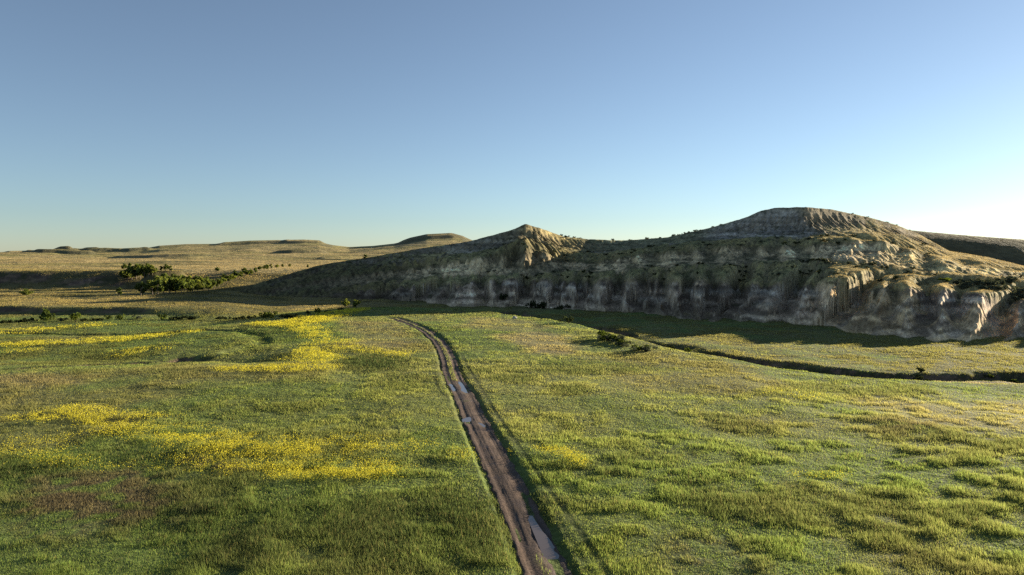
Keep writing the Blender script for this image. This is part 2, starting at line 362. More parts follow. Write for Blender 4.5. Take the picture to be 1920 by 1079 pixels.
# ------------------------------------------------------------------ the butte: strata in profile, west to east
# each column: picture x, then (picture y, distance) of base, lower cliff top, foot and top of the tan cliff, foot of the cone, crest
COLS = [
 (350, (573, 352), (571, 356), (570, 359), (568, 363), (567, 367), (565, 373)),
 (420, (573, 349), (568, 354), (565, 358), (561, 363), (557, 368), (552, 375)),
 (480, (574, 345), (562, 352), (556, 358), (548, 364), (541, 370), (532, 380)),
 (540, (574, 343), (557, 352), (548, 358), (536, 365), (527, 372), (513, 384)),
 (600, (573, 340), (550, 350), (540, 356), (522, 366), (512, 374), (496, 388)),
 (700, (573, 335), (540, 348), (530, 354), (508, 366), (497, 374), (480, 388)),
 (800, (574, 330), (528, 348), (518, 354), (496, 366), (483, 377), (463, 396)),
 (880, (577, 325), (523, 343), (513, 351), (482, 366), (474, 378), (451, 394)),
 (935, (579, 320), (522, 336), (514, 345), (474, 360), (461, 376), (436, 394)),
 (965, (580, 319), (521, 336), (513, 345), (472, 364), (454, 378), (427, 397)),
 (985, (581, 317), (520, 332), (512, 342), (471, 360), (444, 381), (417, 398)),
 (1010, (582, 315), (520, 333), (511, 345), (474, 369), (450, 389), (425, 404)),
 (1060, (584, 308), (521, 334), (510, 352), (489, 379), (470, 397), (442, 420)),
 (1110, (586, 298), (520, 322), (510, 342), (492, 374), (473, 402), (447, 430)),
 (1170, (591, 284), (518, 309), (505, 324), (480, 345), (468, 372), (450, 434)),
 (1250, (598, 269), (520, 295), (500, 312), (467, 337), (457, 362), (444, 404)),
 (1330, (601, 257), (521, 283), (497, 302), (462, 329), (450, 352), (425, 386)),
 (1400, (605, 249), (525, 277), (490, 300), (458, 324), (446, 345), (403, 376)),
 (1425, (606, 247), (525, 275), (490, 299), (458, 323), (446, 343), (391, 373)),
 (1450, (608, 244), (525, 273), (490, 298), (457, 322), (445, 341), (385, 370)),
 (1505, (612, 238), (525, 267), (488, 293), (457, 316), (444, 333), (384, 362)),
 (1560, (619, 226), (523, 257), (487, 290), (455, 318), (440, 338), (389, 376)),
 (1620, (628, 213), (532, 247), (490, 290), (456, 322), (440, 345), (403, 388)),
 (1680, (636, 203), (534, 239), (500, 288), (460, 328), (446, 352), (420, 396)),
 (1720, (641, 197), (538, 233), (506, 283), (475, 325), (458, 362), (437, 404)),
 (1780, (646, 190), (545, 226), (512, 268), (490, 310), (480, 347), (471, 394)),
 (1850, (648, 188), (553, 221), (522, 260), (500, 304), (489, 345), (482, 392)),
 (1920, (650, 186), (562, 218), (530, 260), (512, 308), (504, 345), (499, 392)),
 (2050, (656, 182), (552, 214), (528, 258), (518, 308), (512, 345), (508, 392)),
 (2300, (672, 168), (545, 205), (530, 250), (525, 305), (520, 345), (518, 392)),
 (2900, (690, 155), (560, 195), (545, 245), (540, 300), (530, 345), (530, 392))]
def zof(v, d):
    b = (539.5-v)/F; return CAM_H + d*(-math.sin(PITCH)+b*math.cos(PITCH))/(math.cos(PITCH)+b*math.sin(PITCH))
NSEG = 64
def erode(z, src, allow, batches=15, drops=26000, steps=70):
    """rain drops run down the height grid, wear it where they run fast and drop silt where they slow"""
    g = np.random.default_rng(77); h, w = z.shape; z = z.copy(); idx = np.argwhere(src)
    def blur(a):
        a = a*.5; a[1:-1] = a[1:-1]+(a[2:]+a[:-2])*.5; a = a*.5; a[:, 1:-1] = a[:, 1:-1]+(a[:, 2:]+a[:, :-2])*.5; return a
    for b in range(batches):
        p = idx[g.integers(0, len(idx), drops)]+g.random((drops, 2)); dr = np.zeros((drops, 2)); vel = np.ones(drops); wat = np.ones(drops); sed = np.zeros(drops)
        acc = np.zeros(h*w)
        for k in range(steps):
            p = np.clip(p, 1, [h-3.01, w-3.01]); i0 = p.astype(int); f = p-i0; n = i0[:, 0]*w+i0[:, 1]; zr = z.ravel()
            a, b_, c_, e = zr[n], zr[n+1], zr[n+w], zr[n+w+1]; fy, fx = f[:, 0], f[:, 1]
            h0 = (a*(1-fx)+b_*fx)*(1-fy)+(c_*(1-fx)+e*fx)*fy
            gr = np.stack([(c_-a)*(1-fx)+(e-b_)*fx, (b_-a)*(1-fy)+(e-c_)*fy], 1)
            dr = dr*.12-gr*.88+g.normal(0, .02, dr.shape); ln = np.linalg.norm(dr, axis=1, keepdims=True)+1e-9; dr = dr/ln
            q = np.clip(p+dr, 1, [h-3.01, w-3.01]); j0 = q.astype(int); f2 = q-j0; m = j0[:, 0]*w+j0[:, 1]
            h1 = (zr[m]*(1-f2[:, 1])+zr[m+1]*f2[:, 1])*(1-f2[:, 0])+(zr[m+w]*(1-f2[:, 1])+zr[m+w+1]*f2[:, 1])*f2[:, 0]
            dh = h1-h0; cap = np.maximum(-dh, .01)*vel*wat*3.2
            up = dh > 0
            ch = np.where(up, np.minimum(dh, sed), np.where(sed > cap, (sed-cap)*.25, -np.minimum((cap-sed)*.28, -dh*.9)))
            al = allow.ravel()[n]; ch = np.where(ch < 0, ch*al, ch); sed = sed-ch
            for o_, wt in ((0, (1-fx)*(1-fy)), (1, fx*(1-fy)), (w, (1-fx)*fy), (w+1, fx*fy)): acc += np.bincount(n+o_, ch*wt, h*w)
            vel = np.sqrt(np.maximum(vel*vel-dh*3, .05)); wat = wat*.985; p = q
        z = z+np.clip(blur(acc.reshape(h, w)), -.16, .10)
    return z
def build_butte():
    U = np.concatenate([np.arange(352, 1980, 1.7), np.arange(1980, 2900, 8)])
    cu = np.array([c[0] for c in COLS], float)
    D = np.stack([np.interp(U, cu, [c[1+k][1] for c in COLS]) for k in range(6)])
    Z = np.stack([np.interp(U, cu, [zof(*c[1+k]) for c in COLS]) for k in range(6)])
    ker = np.hanning(23); ker /= ker.sum()
    for k in range(6):                                                      # soften the joints between columns (less on the crest)
        kk = ker if k < 5 else np.hanning(7)/np.hanning(7).sum()
        pad = len(kk)//2
        D[k] = np.convolve(np.pad(D[k], pad, 'edge'), kk, 'valid'); Z[k] = np.convolve(np.pad(Z[k], pad, 'edge'), kk, 'valid')
    Lx = np.concatenate([[0], np.cumsum(np.hypot(np.diff((U-960)/F*D[0]), np.diff(D[0])))])   # metres along the foot
    # rows: a skirt below ground, the face, the back slope
    sk_d = D[0]-4; sk_z = Z[0]-3.0
    bk_d = D[5]+70; bk_z = np.minimum(Z[5]-10, lerp(Z[5], 4, .8)); bk2_d = bk_d+50; bk2_z = np.full_like(bk_z, -3)
    Dk = np.concatenate([sk_d[None], D, bk_d[None], bk2_d[None]]); Zk = np.concatenate([sk_z[None], Z, bk_z[None], bk2_z[None]])
    s_rows = np.concatenate([np.linspace(-1, 0, 9)[:-1], np.linspace(0, 5, 5*NSEG+1), np.linspace(5, 7, 50)[1:]])
    i0 = np.clip(np.floor(s_rows+1).astype(int), 0, 7); t = (s_rows+1)-i0
    d = Dk[i0]*(1-t)[:, None]+Dk[i0+1]*t[:, None]
    # profile inside each step: cliffs are steeper near their tops, benches flatten
    tz = t.copy(); cl = (i0 == 1) | (i0 == 3) | (i0 == 5)
    tz[cl] = t[cl]*.38+.62*t[cl]**2.6
    z = Zk[i0]*(1-tz)[:, None]+Zk[i0+1]*tz[:, None]
    kz = np.hanning(13); kz /= kz.sum()
    zp = np.pad(z, ((6, 6), (0, 0)), 'edge'); z = sum(kz[j]*zp[j:j+len(s_rows)] for j in range(13))
    S = np.broadcast_to(s_rows[:, None], d.shape); LL = np.broadcast_to(Lx[None, :], d.shape); UU = np.broadcast_to(U[None, :], d.shape)
    # gullies cut the face into rounded spurs: one line of (foot, head, depth) for each gully that can be made out
    bad = sstep(560, 760, UU)                                               # the west flank is smoother
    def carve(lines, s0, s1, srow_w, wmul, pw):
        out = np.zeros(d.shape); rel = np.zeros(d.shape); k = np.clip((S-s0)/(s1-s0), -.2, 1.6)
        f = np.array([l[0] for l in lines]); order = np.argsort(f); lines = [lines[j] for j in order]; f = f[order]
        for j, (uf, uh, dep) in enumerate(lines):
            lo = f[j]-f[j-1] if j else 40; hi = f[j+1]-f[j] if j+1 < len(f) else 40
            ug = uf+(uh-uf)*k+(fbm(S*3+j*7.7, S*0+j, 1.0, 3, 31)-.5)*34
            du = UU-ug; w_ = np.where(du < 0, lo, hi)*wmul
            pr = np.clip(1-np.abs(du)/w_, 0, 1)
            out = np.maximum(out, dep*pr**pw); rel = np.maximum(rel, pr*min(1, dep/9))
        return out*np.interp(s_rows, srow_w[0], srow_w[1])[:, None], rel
    G1 = [(470, 480, 3), (540, 556, 4), (600, 616, 5), (648, 664, 5), (700, 738, 8), (735, 775, 5), (764, 826, 11), (822, 868, 10), (864, 884, 5), (908, 912, 13), (935, 939, 7), (962, 988, 13), (1008, 1012, 5), (1032, 1040, 12), (1062, 1059, 6), (1089, 1086, 12), (1117, 1112, 7), (1150, 1166, 15), (1190, 1206, 10),
          (1225, 1226, 7), (1254, 1250, 11), (1290, 1292, 12), (1318, 1328, 12), (1366, 1386, 16), (1410, 1426, 6), (1464, 1498, 17), (1508, 1536, 6), (1554, 1626, 20), (1612, 1640, 6), (1668, 1676, 7), (1728, 1736, 11), (1790, 1800, 7), (1856, 1904, 14), (1925, 1950, 9), (2010, 2040, 10), (2110, 2130, 9), (2230, 2250, 10), (2400, 2420, 10), (2600, 2620, 10)]
    G2 = [(690, 692, 4), (745, 750, 7), (792, 790, 9), (818, 814, 8), (866, 868, 5), (914, 916, 10), (958, 964, 9), (1002, 1006, 8), (1052, 1050, 8), (1110, 1114, 7), (1142, 1138, 8), (1182, 1178, 9), (1228, 1224, 10), (1288, 1284, 11), (1322, 1318, 9), (1404, 1410, 11), (1450, 1456, 9), (1503, 1496, 10), (1560, 1562, 5), (1622, 1624, 6), (1680, 1684, 6), (1738, 1742, 10), (1800, 1806, 6), (1880, 1884, 6), (1960, 1960, 6)]
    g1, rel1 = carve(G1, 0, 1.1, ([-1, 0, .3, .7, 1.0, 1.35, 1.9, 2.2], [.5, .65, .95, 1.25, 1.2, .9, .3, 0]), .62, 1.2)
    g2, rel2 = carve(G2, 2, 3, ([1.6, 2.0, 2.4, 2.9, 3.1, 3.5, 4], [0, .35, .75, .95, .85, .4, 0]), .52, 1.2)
    t1 = np.clip((S-0), 0, 1); inseg1 = (S > 0) & (S < 1)
    lift = (1-(1-t1)**1.55) - (t1*.38+.62*t1**2.6)                          # spurs bulge, gullies stay hollow
    z = z + np.where(inseg1, lift*(Zk[2]-Zk[1])[None, :]*np.clip(1-g1/7.0, 0, 1)*.75*bad, 0)
    d = d + (g1-5.5*np.interp(s_rows, [-1, 0, .6, 1, 1.5], [1, 1, 1, .6, 0])[:, None]+g2)*lerp(.45, 1, bad)
    z = z - np.interp(s_rows, [0, .9, 1.2, 1.9], [0, .14, .20, 0])[:, None]*g1 - np.interp(s_rows, [2, 2.9, 3.2, 4], [0, .1, .14, 0])[:, None]*g2
    rill = 1-np.abs(2*fbm(LL+S*1.5, S*2.2, 2.6, 3, 53)-1)*2; rill2 = 1-np.abs(2*fbm(LL-S, S*4, 1.0, 2, 54)-1)*2
    amp = np.interp(s_rows, [-1, 0, .2, .9, 1.2, 1.9, 2.2, 2.9, 3.3, 4, 4.4, 4.9, 5, 7], [.3, .8, 1.6, 1.5, .6, .6, 1.5, 1.4, .5, .5, 1.1, .7, .2, .5])[:, None]
    d = d - amp*(rill*.75+rill2*.35)*lerp(.6, 1, bad) + amp*.3
    d = d - (fbm(LL, S*2, 24, 2, 50)-.5)*17*np.interp(s_rows, [-1, 0, 1, 1.8, 3, 4], [1, 1, .8, .3, .3, 0])[:, None]*bad
    d = d - (fbm(LL, S*7, 9, 3, 55)-.5)*5*np.interp(s_rows, [-1, 0, .4, 4.6, 5], [.4, .7, 1, .7, .1])[:, None]
    d = np.maximum.accumulate(d-np.arange(len(s_rows))[:, None]*.02, axis=0)+np.arange(len(s_rows))[:, None]*.02
    x0 = (U[None, :]-960)/F*d
    rb = sstep(1490, 1530, UU)*np.interp(s_rows, [3.9, 4.1, 4.9, 5.0], [0, 1, 1, .2])[:, None]
    z = z + (fbm(x0, d, 16, 3, 56)-.5)*2.0*np.interp(s_rows, [0, .6, 4.2, 4.9, 5, 5.2, 7], [0, 1, 1, .35, .12, .3, 1])[:, None]
    z = z + (fbm(x0, d, 3.4, 4, 57)-.5)*np.interp(s_rows, [0, .5, 4.9, 5, 7], [.3, 1.1, .9, .35, 1])[:, None]*(1-.35*rb)*lerp(1, .45, sstep(1560, 1660, UU)*sstep(1.0, 1.2, S))
    # hard beds stand out as broken ledges
    led = fbm(z*1.0+(fbm(LL, S*0, 40, 2, 58)-.5)*5, LL*.03, .9, 2, 59)-.5
    d = d - 2.2*led*np.interp(s_rows, [0, .15, .9, 1.1, 2, 2.3, 2.9, 3.1, 4, 4.2, 4.9, 5], [0, 1, 1, 0, 0, .7, .7, 0, 0, .8, .6, 0])[:, None]*lerp(.3, 1, bad)*(1-rb)
    # low risers on the long right shoulder
    z = z + sstep(1500, 1600, UU)*np.interp(s_rows, [1.1, 1.3, 4.0, 4.1], [0, 1, 1, 0])[:, None]*((fbm(x0*.16+d*.2, d, 17, 2, 60)-.5)*5.5)
    # lay the profile out on an even grid and let rain run down it
    Y = np.arange(140, 520, .42); nr_, nc_ = len(Y), len(U)
    def resample(a, lo, hi): return np.stack([np.interp(Y, d[:, j], a[:, j], left=lo, right=hi) for j in range(nc_)], 1)
    zg = resample(z, -9, -6); Sg = resample(np.broadcast_to(S, d.shape), -1, 7); rel1 = resample(rel1, 0, 0); rel2 = resample(rel2, 0, 0); g1 = resample(g1, 0, 0); g2 = resample(g2, 0, 0)
    pk = np.exp(-((U-1000)/80)**2)[None, :]*np.interp(Sg, [2, 2.6, 4.7, 5], [0, 1, 1, 0]); xg = (U[None, :]-960)/F*Y[:, None]
    zg = zg+pk*((fbm(xg, Y[:, None]+xg*0, 9, 4, 102)-.5)*5.5)                  # hummocks and slumps on the pointed peak
    z0 = zg.copy(); zg = erode(zg, (Sg > .15) & (Sg < 6) & (zg > -4.5), np.interp(Sg, [-.1, .3, .9, 1.1, 1.9, 2.15, 2.85, 3.1, 3.9, 4.1, 4.6, 4.85, 5.05], [0, .9, 1, .35, .3, .9, .9, .25, .25, .55, .5, .1, 0])*(lerp(.5, 1, sstep(520, 800, U))[None, :]*np.where(Sg > 1.05, lerp(1, .3, sstep(1540, 1620, U))[None, :], lerp(1, .6, sstep(1480, 1560, U))[None, :])))
    er = z0-zg; z = zg; S = Sg
    LL = np.broadcast_to(Lx[None, :], z.shape); UU = np.broadcast_to(U[None, :], z.shape); d = np.broadcast_to(Y[:, None], z.shape)
    bad = sstep(520, 800, UU); x = (UU-960)/F*d; co = np.stack([x, d, z], -1)
    e1 = np.gradient(co, axis=0); e2 = np.gradient(co, axis=1); nrm = np.cross(e2, e1); nrm /= np.linalg.norm(nrm, axis=-1, keepdims=True)+1e-9
    flat = np.abs(nrm[..., 2])
    n1 = fbm(x, d, 8, 4, 61); n2 = fbm(LL, z*2, 2.2, 3, 62); n3 = fbm(LL*.5, z, 5, 3, 63)
    sw = S+(fbm(LL, S*5, 26, 3, 64)-.5)*.22
    def band(stops):
        p = np.array([a for a, _ in stops]); cc = np.array([c_ for _, c_ in stops])
        return np.stack([np.interp(sw, p, cc[:, j]) for j in range(3)], -1)
    zb = (z+5.0+(fbm(LL, LL*0, 60, 2, 88)-.5)*3+(fbm(x, d, 4, 2, 89)-.5)*1.0)/14.2
    sw = np.where(S < .9, np.clip(zb, -1, 1.0), lerp(np.clip(zb, 0, 1.0), sw, sstep(.9, 1.08, S)))
    c = band([(-1, (.13, .105, .075)), (0, (.155, .125, .09)), (.15, (.18, .145, .105)), (.27, (.15, .12, .095)), (.36, (.15, .12, .092)), (.40, (.26, .215, .17)), (.46, (.27, .225, .175)), (.49, (.14, .11, .088)), (.62, (.16, .128, .10)), (.66, (.23, .19, .15)), (.70, (.15, .12, .095)), (.8, (.15, .12, .095)), (.97, (.15, .12, .085)), (1.04, (.20, .165, .09)), (1.5, (.15, .14, .07)), (1.95, (.14, .13, .065)), (2.1, (.28, .215, .12)), (2.6, (.37, .285, .16)), (2.95, (.34, .26, .145)),
              (3.05, (.20, .17, .085)), (3.9, (.21, .18, .085)), (4.02, (.23, .205, .16)), (4.3, (.25, .225, .185)), (4.36, (.18, .16, .135)), (4.5, (.25, .225, .185)), (4.62, (.22, .195, .16)), (4.68, (.17, .15, .125)), (4.8, (.23, .205, .17)), (4.96, (.20, .175, .13)), (5.05, (.17, .16, .07)), (7, (.13, .13, .05))])
    rough_ = (fbm(LL+z*.4, z*.8, 1.7, 4, 97, .65)-.5); rn = rel1+rough_*.7; hi = np.interp(S, [0, .25, .6, 1, 1.3], [1.25, .95, .68, .55, .55]); nose = sstep(hi, hi-.38, rn)                                                                          # bare clay on spurs, dark shale, brush in gullies; tone also paints relief shading
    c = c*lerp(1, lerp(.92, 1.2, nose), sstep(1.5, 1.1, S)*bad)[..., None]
    c = mixc(c, (.36, .31, .25), nose*np.exp(-((sw-.84)/.085)**2)*sstep(.42, .52, fbm(LL, S*5, 22, 3, 84))*.75)
    c = mixc(c, (.13, .125, .062), sstep(1000, 1050, UU)*sstep(1360, 1290, UU)*sstep(4.0, 4.15, S)*.85)
    c = mixc(c, (.30, .235, .095), sstep(1110, 1060, UU)*sstep(940, 985, UU+(S-4)*40)*sstep(3.0, 3.4, S)*.75*sstep(.3, .5, n1+.1))
    c = mixc(c, (.175, .155, .11), sstep(4.0, 4.1, S)*sstep(1000, 960, UU)*.7)
    cone_r = sstep(1500, 1530, UU+(z-35)*3)*sstep(4.0, 4.15, sw)
    c = mixc(c, (.17, .135, .075), cone_r*.75)
    pm = fbm(LL, S*14, 24, 3, 81)
    c = mixc(c, (.31, .28, .24), np.exp(-((sw-.46)/.05)**2)*sstep(.54, .64, pm)*.75)                       # pale clay seams that come and go
    c = mixc(c, (.27, .25, .225), np.exp(-((sw-.72)/.07)**2)*sstep(.46, .58, fbm(LL, S*9, 18, 3, 82))*.85)
    c = mixc(c, (.27, .225, .17), sstep(.34, .1, sw)*sstep(.50, .62, fbm(LL, S*9, 15, 3, 83))*.8)
    c = mixc(c, (.055, .047, .045), np.exp(-((sw-.88)/.05)**2)*.5)
    thin = vnoise(z*1.15+(fbm(LL, S, 14, 2, 66)-.5)*4, LL*.02, 67)
    c = c*(.72+.56*thin)[..., None]
    c = c*(.75+.5*n3)[..., None]
    c = mixc(c, (.30, .225, .13), sstep(1480, 1600, UU)*sstep(1.1, .9, S)*.65*sstep(.32, .55, n1))             # yellow clay on the near east spurs
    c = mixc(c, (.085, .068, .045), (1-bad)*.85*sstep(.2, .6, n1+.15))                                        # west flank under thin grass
    face = np.maximum.reduce([sstep(1.02, .94, sw), sstep(2.08, 2.2, sw)*sstep(3.0, 2.9, sw), sstep(4.0, 4.15, sw)*sstep(5.0, 4.9, sw)*sstep(1540, 1500, UU+(n1-.5)*60)*sstep(820, 900, UU)])
    face = face*bad
    grass = sstep(.74, .88, flat+(n1-.5)*.30-.22*face)*(1-.88*face*sstep(.70, .48, rel2+rough_*.7))
    gcol = mixc(np.broadcast_to(np.array([.205, .190, .085]), c.shape), (.28, .235, .10), sstep(.4, .62, fbm(x, d, 14, 3, 68)))
    gcol = mixc(gcol, (.37, .295, .13), sstep(1480, 1640, UU)*.85)
    bench = np.maximum(sstep(1.04, 1.15, sw)*sstep(2.1, 1.95, sw), sstep(3.0, 3.1, sw)*sstep(4.08, 3.95, sw))
    grass = np.maximum(grass, bench*sstep(.25, .55, n1+.12)*.85)
    grass = np.maximum(grass, sstep(1600, 1720, UU+(n1-.5)*80)*sstep(.98, 1.1, sw)*sstep(4.1, 3.9, sw)*.9)
    c = lerp(c, gcol, (grass*sstep(.0, .35, S)*.9)[..., None])
    sage = sstep(.60, .68, fbm(x, d, 2.6, 3, 69))*sstep(.66, .80, flat)*sstep(.25, .6, S)
    c = mixc(c, (.062, .068, .035), sage*lerp(.7, .3, sstep(1540, 1640, UU)))
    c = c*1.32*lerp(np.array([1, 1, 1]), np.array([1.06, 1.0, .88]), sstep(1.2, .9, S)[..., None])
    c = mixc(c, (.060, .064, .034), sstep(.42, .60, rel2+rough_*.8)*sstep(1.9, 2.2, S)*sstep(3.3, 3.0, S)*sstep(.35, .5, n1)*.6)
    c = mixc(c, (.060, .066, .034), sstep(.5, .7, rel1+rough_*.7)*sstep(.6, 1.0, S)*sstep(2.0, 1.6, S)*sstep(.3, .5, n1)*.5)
    bed = sstep(.38, .62, vnoise(z*.95+(fbm(LL, LL*0, 45, 2, 98)-.5)*3+rough_*.7, LL*.04+S*0, 99))
    fcs = np.clip(np.maximum.reduce([sstep(.02, .1, S)*sstep(1.02, .94, S), sstep(2.1, 2.2, S)*sstep(3.0, 2.9, S)*.8, sstep(4.05, 4.15, S)*sstep(4.98, 4.9, S)*sstep(1560, 1500, UU)*.8])*bad, 0, 1)
    c = c*lerp(1, lerp(lerp(.8, .58, nose), lerp(1.1, 1.42, nose), bed), fcs)[..., None]*lerp(1, 1.22, fcs)[..., None]  # bed stripes, stronger on the spurs; cliff faces also lightened to lift their shade
    fine_c = vnoise(LL*1.4+z*.6, z*.9, 86)*.5+vnoise(x*2.2, z*3.1, 87)*.5
    c = c*(.62+.76*fine_c)[..., None]
    worn = sstep(.25, .9, er)*sstep(5.2, 4.8, S)                                                           # freshly worn ground is bare
    c = lerp(c, np.where((S < 1.1)[..., None], c*.86, np.array([.27, .215, .135])*(.7+.6*fine_c)[..., None]), (worn*.5)[..., None])
    sp = sstep(.63, .70, fbm(x, d, 1.5, 2, 85))*sstep(1.0, 1.1, S)*sstep(.58, .72, flat)
    c = mixc(c, (.060, .062, .035), sp*lerp(.7, .3, sstep(1540, 1640, UU)))
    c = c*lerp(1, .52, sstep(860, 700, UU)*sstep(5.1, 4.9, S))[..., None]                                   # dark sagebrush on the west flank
    c = c*lerp(1, .80, sstep(900, 1000, UU)*sstep(1500, 1440, UU)*sstep(3.3, 3.0, S))[..., None]
    c = c*lerp(1, 1.34, sstep(1.12, 1.0, S)*bad)[..., None]*lerp(1, 1.30, sstep(1.0, 1.12, S)*sstep(3.1, 2.9, S)*sstep(1560, 1500, UU)*bad)[..., None]  # colour lightened on the shaded lower cliff and benches to lift the shade
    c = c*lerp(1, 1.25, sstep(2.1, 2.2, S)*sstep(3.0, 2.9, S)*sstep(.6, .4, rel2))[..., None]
    pk = np.exp(-((UU-1000)/75)**2)*sstep(2.0, 2.6, S)
    c = c*lerp(1, .74, pk)[..., None]; c = mixc(c, (.085, .075, .04), pk*sstep(.50, .62, fbm(x, d, 3.2, 4, 101))*.75)
    gden = np.maximum(bench, sstep(1600, 1720, UU)*sstep(.98, 1.1, S))*(1-fcs)
    return U, S, co, c, nrm, gden*(1-worn)
bU, bS, bCO, bCOL, bN, bGR = build_butte()
M_butte = terrain_mat('butte_clay', (2.2, .6, .15), [(.8, .5), (3, .16)], .28)
bq = grid_quads(*bS.shape); bz = bCO[..., 2].ravel()
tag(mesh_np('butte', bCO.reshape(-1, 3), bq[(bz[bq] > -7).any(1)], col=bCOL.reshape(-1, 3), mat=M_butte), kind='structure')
def butte_at(u, s):
    j = int(np.argmin(np.abs(bU-u))); i = int(np.argmax(bS[:, j] >= s)); return bCO[i, j]
def butte_front(u):
    j = int(np.argmin(np.abs(bU-u))); return bCO[bCO[:, j, 2] > -6.5, j]
#@@REST
# ------------------------------------------------------------------ the dirt track
PUDDLES = [P(p, -.1) for p in (
    [(842, 721), (848, 722), (853, 730), (852, 733), (846, 731)],
    [(860, 717), (866, 719), (873, 730), (876, 738), (871, 740), (865, 733), (861, 725)],
    [(867, 788), (873, 785), (881, 784), (883, 789), (879, 796), (871, 797)],
    [(897, 796), (903, 797), (909, 801), (907, 803), (900, 801)],
    [(986, 950), (992, 955), (1010, 985), (1032, 1014), (1052, 1045), (1070, 1079), (1082, 1105), (1046, 1105), (1036, 1076), (1022, 1045), (1008, 1012), (994, 978)])]
rp = np.array(ROAD); seg = np.hypot(*np.diff(rp, axis=0).T); arc = np.concatenate([[0], np.cumsum(seg)])
ra = np.arange(0, arc[-1], .35); rx = np.interp(ra, arc, rp[:, 0]); ry = np.interp(ra, arc, rp[:, 1])
tx = np.gradient(rx); ty = np.gradient(ry); tl_ = np.hypot(tx, ty); nx_, ny_ = ty/tl_, -tx/tl_
lat = np.linspace(-2.0, 2.0, 60)
def road_profile(q, y, x):
    """(height above the sunk bed, share of grass strip) at lateral q on the track"""
    two = sstep(104, 116, y)                                                # two ruts with a grass strip further off
    edge = 1.42+(fbm(x, y, .9, 3, 201)-.5)*.5
    rut = np.exp(-((np.abs(q)-.82)/.27)**2)
    h = .07 - .045*rut + .02*np.exp(-(q/.3)**2)
    h = h + (fbm(x*3, y*.7, .8, 3, 202)-.5)*.025 + (fbm(q*6, y*.06, 1, 3, 203)-.5)*.03 + .03*two*np.exp(-(q/.38)**2)
    h = h - .30*sstep(edge, edge+.3, np.abs(q))
    med = two*sstep(.42, .25, np.abs(q)+(fbm(x, y, 1.1, 3, 204)-.5)*.5)
    med = np.maximum(med, sstep(46, 43, y)*sstep(.32, .16, np.abs(q+.12)+(fbm(x, y, 1.1, 2, 205)-.5)*.5))
    med = np.maximum(med, sstep(.66, .72, fbm(x, y, 1.6, 3, 206))*sstep(.7, .2, np.abs(q))*sstep(78, 86, y))
    return h, med
QX = rx[:, None]+nx_[:, None]*lat; QY = ry[:, None]+ny_[:, None]*lat
rh, rmed = road_profile(lat[None, :], QY, QX)
base = ground_z(QX, QY)
level = ground_z(rx, ry)[:, None]
pz = np.full(QX.shape, 1e9)
for p in PUDDLES: pz = np.minimum(pz, sdist(QX, QY, p)+(fbm(QX, QY, .9, 3, 207)-.5)*.5)
inner = np.abs(lat[None, :]) < 1.7
RZ = np.where(inner, level, np.minimum(level, base)) + rh - .08*sstep(.45, -.5, pz) + .045*(fbm(QX, QY, .7, 3, 212)-.5)*(pz < .3)
mud = np.broadcast_to(np.array([.105, .070, .050]), QX.shape+(3,)).copy()
mud = mixc(mud, (.080, .054, .040), sstep(.45, .62, fbm(QX*2.5, QY*.5, 1.5, 4, 208)))
mud = mixc(mud, (.14, .097, .070), sstep(.55, .7, fbm(QX, QY, 3, 3, 209))*.6)
mud = mixc(mud, (.075, .053, .042), sstep(.9, .1, pz)*.8)
mud = mixc(mud, (.10, .085, .035), rmed*.8)
m_, nt, b_ = new_mat('mud')
c_ = N(nt, 'ShaderNodeAttribute', attribute_name='tint').outputs['Color']
c_ = mixrgb(nt, 'MULTIPLY', 1, c_, ramp(nt, noise(nt, 3, 6, .7), [(.3, (.72,)*3), (.7, (1.25,)*3)]))
L(nt, c_, b_.inputs['Base Color']); L(nt, ramp(nt, noise(nt, .5, 4), [(.35, (.6,)*3), (.55, (.95,)*3)]), b_.inputs['Roughness']); b_.inputs['Specular IOR Level'].default_value = .2
bp_ = N(nt, 'ShaderNodeBump'); bp_.inputs['Distance'].default_value = .05; L(nt, noise(nt, 5, 5, .65), bp_.inputs['Height']); L(nt, bp_.outputs[0], b_.inputs['Normal'])
tag(mesh_np('dirt_track', np.stack([QX, QY, RZ], -1).reshape(-1, 3), grid_quads(*QX.shape), col=mud.reshape(-1, 3), mat=m_), kind='structure')
m_water, nt, b_ = new_mat('muddy_water')
b_.inputs['Base Color'].default_value = (.12, .09, .07, 1); b_.inputs['Roughness'].default_value = .03; b_.inputs['IOR'].default_value = 1.5
for p in PUDDLES:
    p = np.array(p); c0 = p.mean(0)
    ins = sdist(QX, QY, [tuple(k) for k in p]) < .1
    zl = np.quantile(RZ[ins], .72 if c0[1] > 60 else .52)
    q = np.array(smooth_line([tuple(k) for k in p]+[tuple(p[0])], 5))[:-1]; q = c0+(q-c0)*1.12*(1+.16*(fbm(q[:, 0]*3, q[:, 1]*3, 1.0, 2, 213)-.5))[:, None]
    co = np.concatenate([[[*c0, zl]], np.column_stack([q, np.full(len(q), zl)])])
    i = np.arange(len(q)); tr = np.stack([np.zeros_like(i), i+1, (i+1) % len(q)+1], -1)
    tag(mesh_np('puddle', co, tris=tr, mat=m_water, smooth=False), kind='structure')

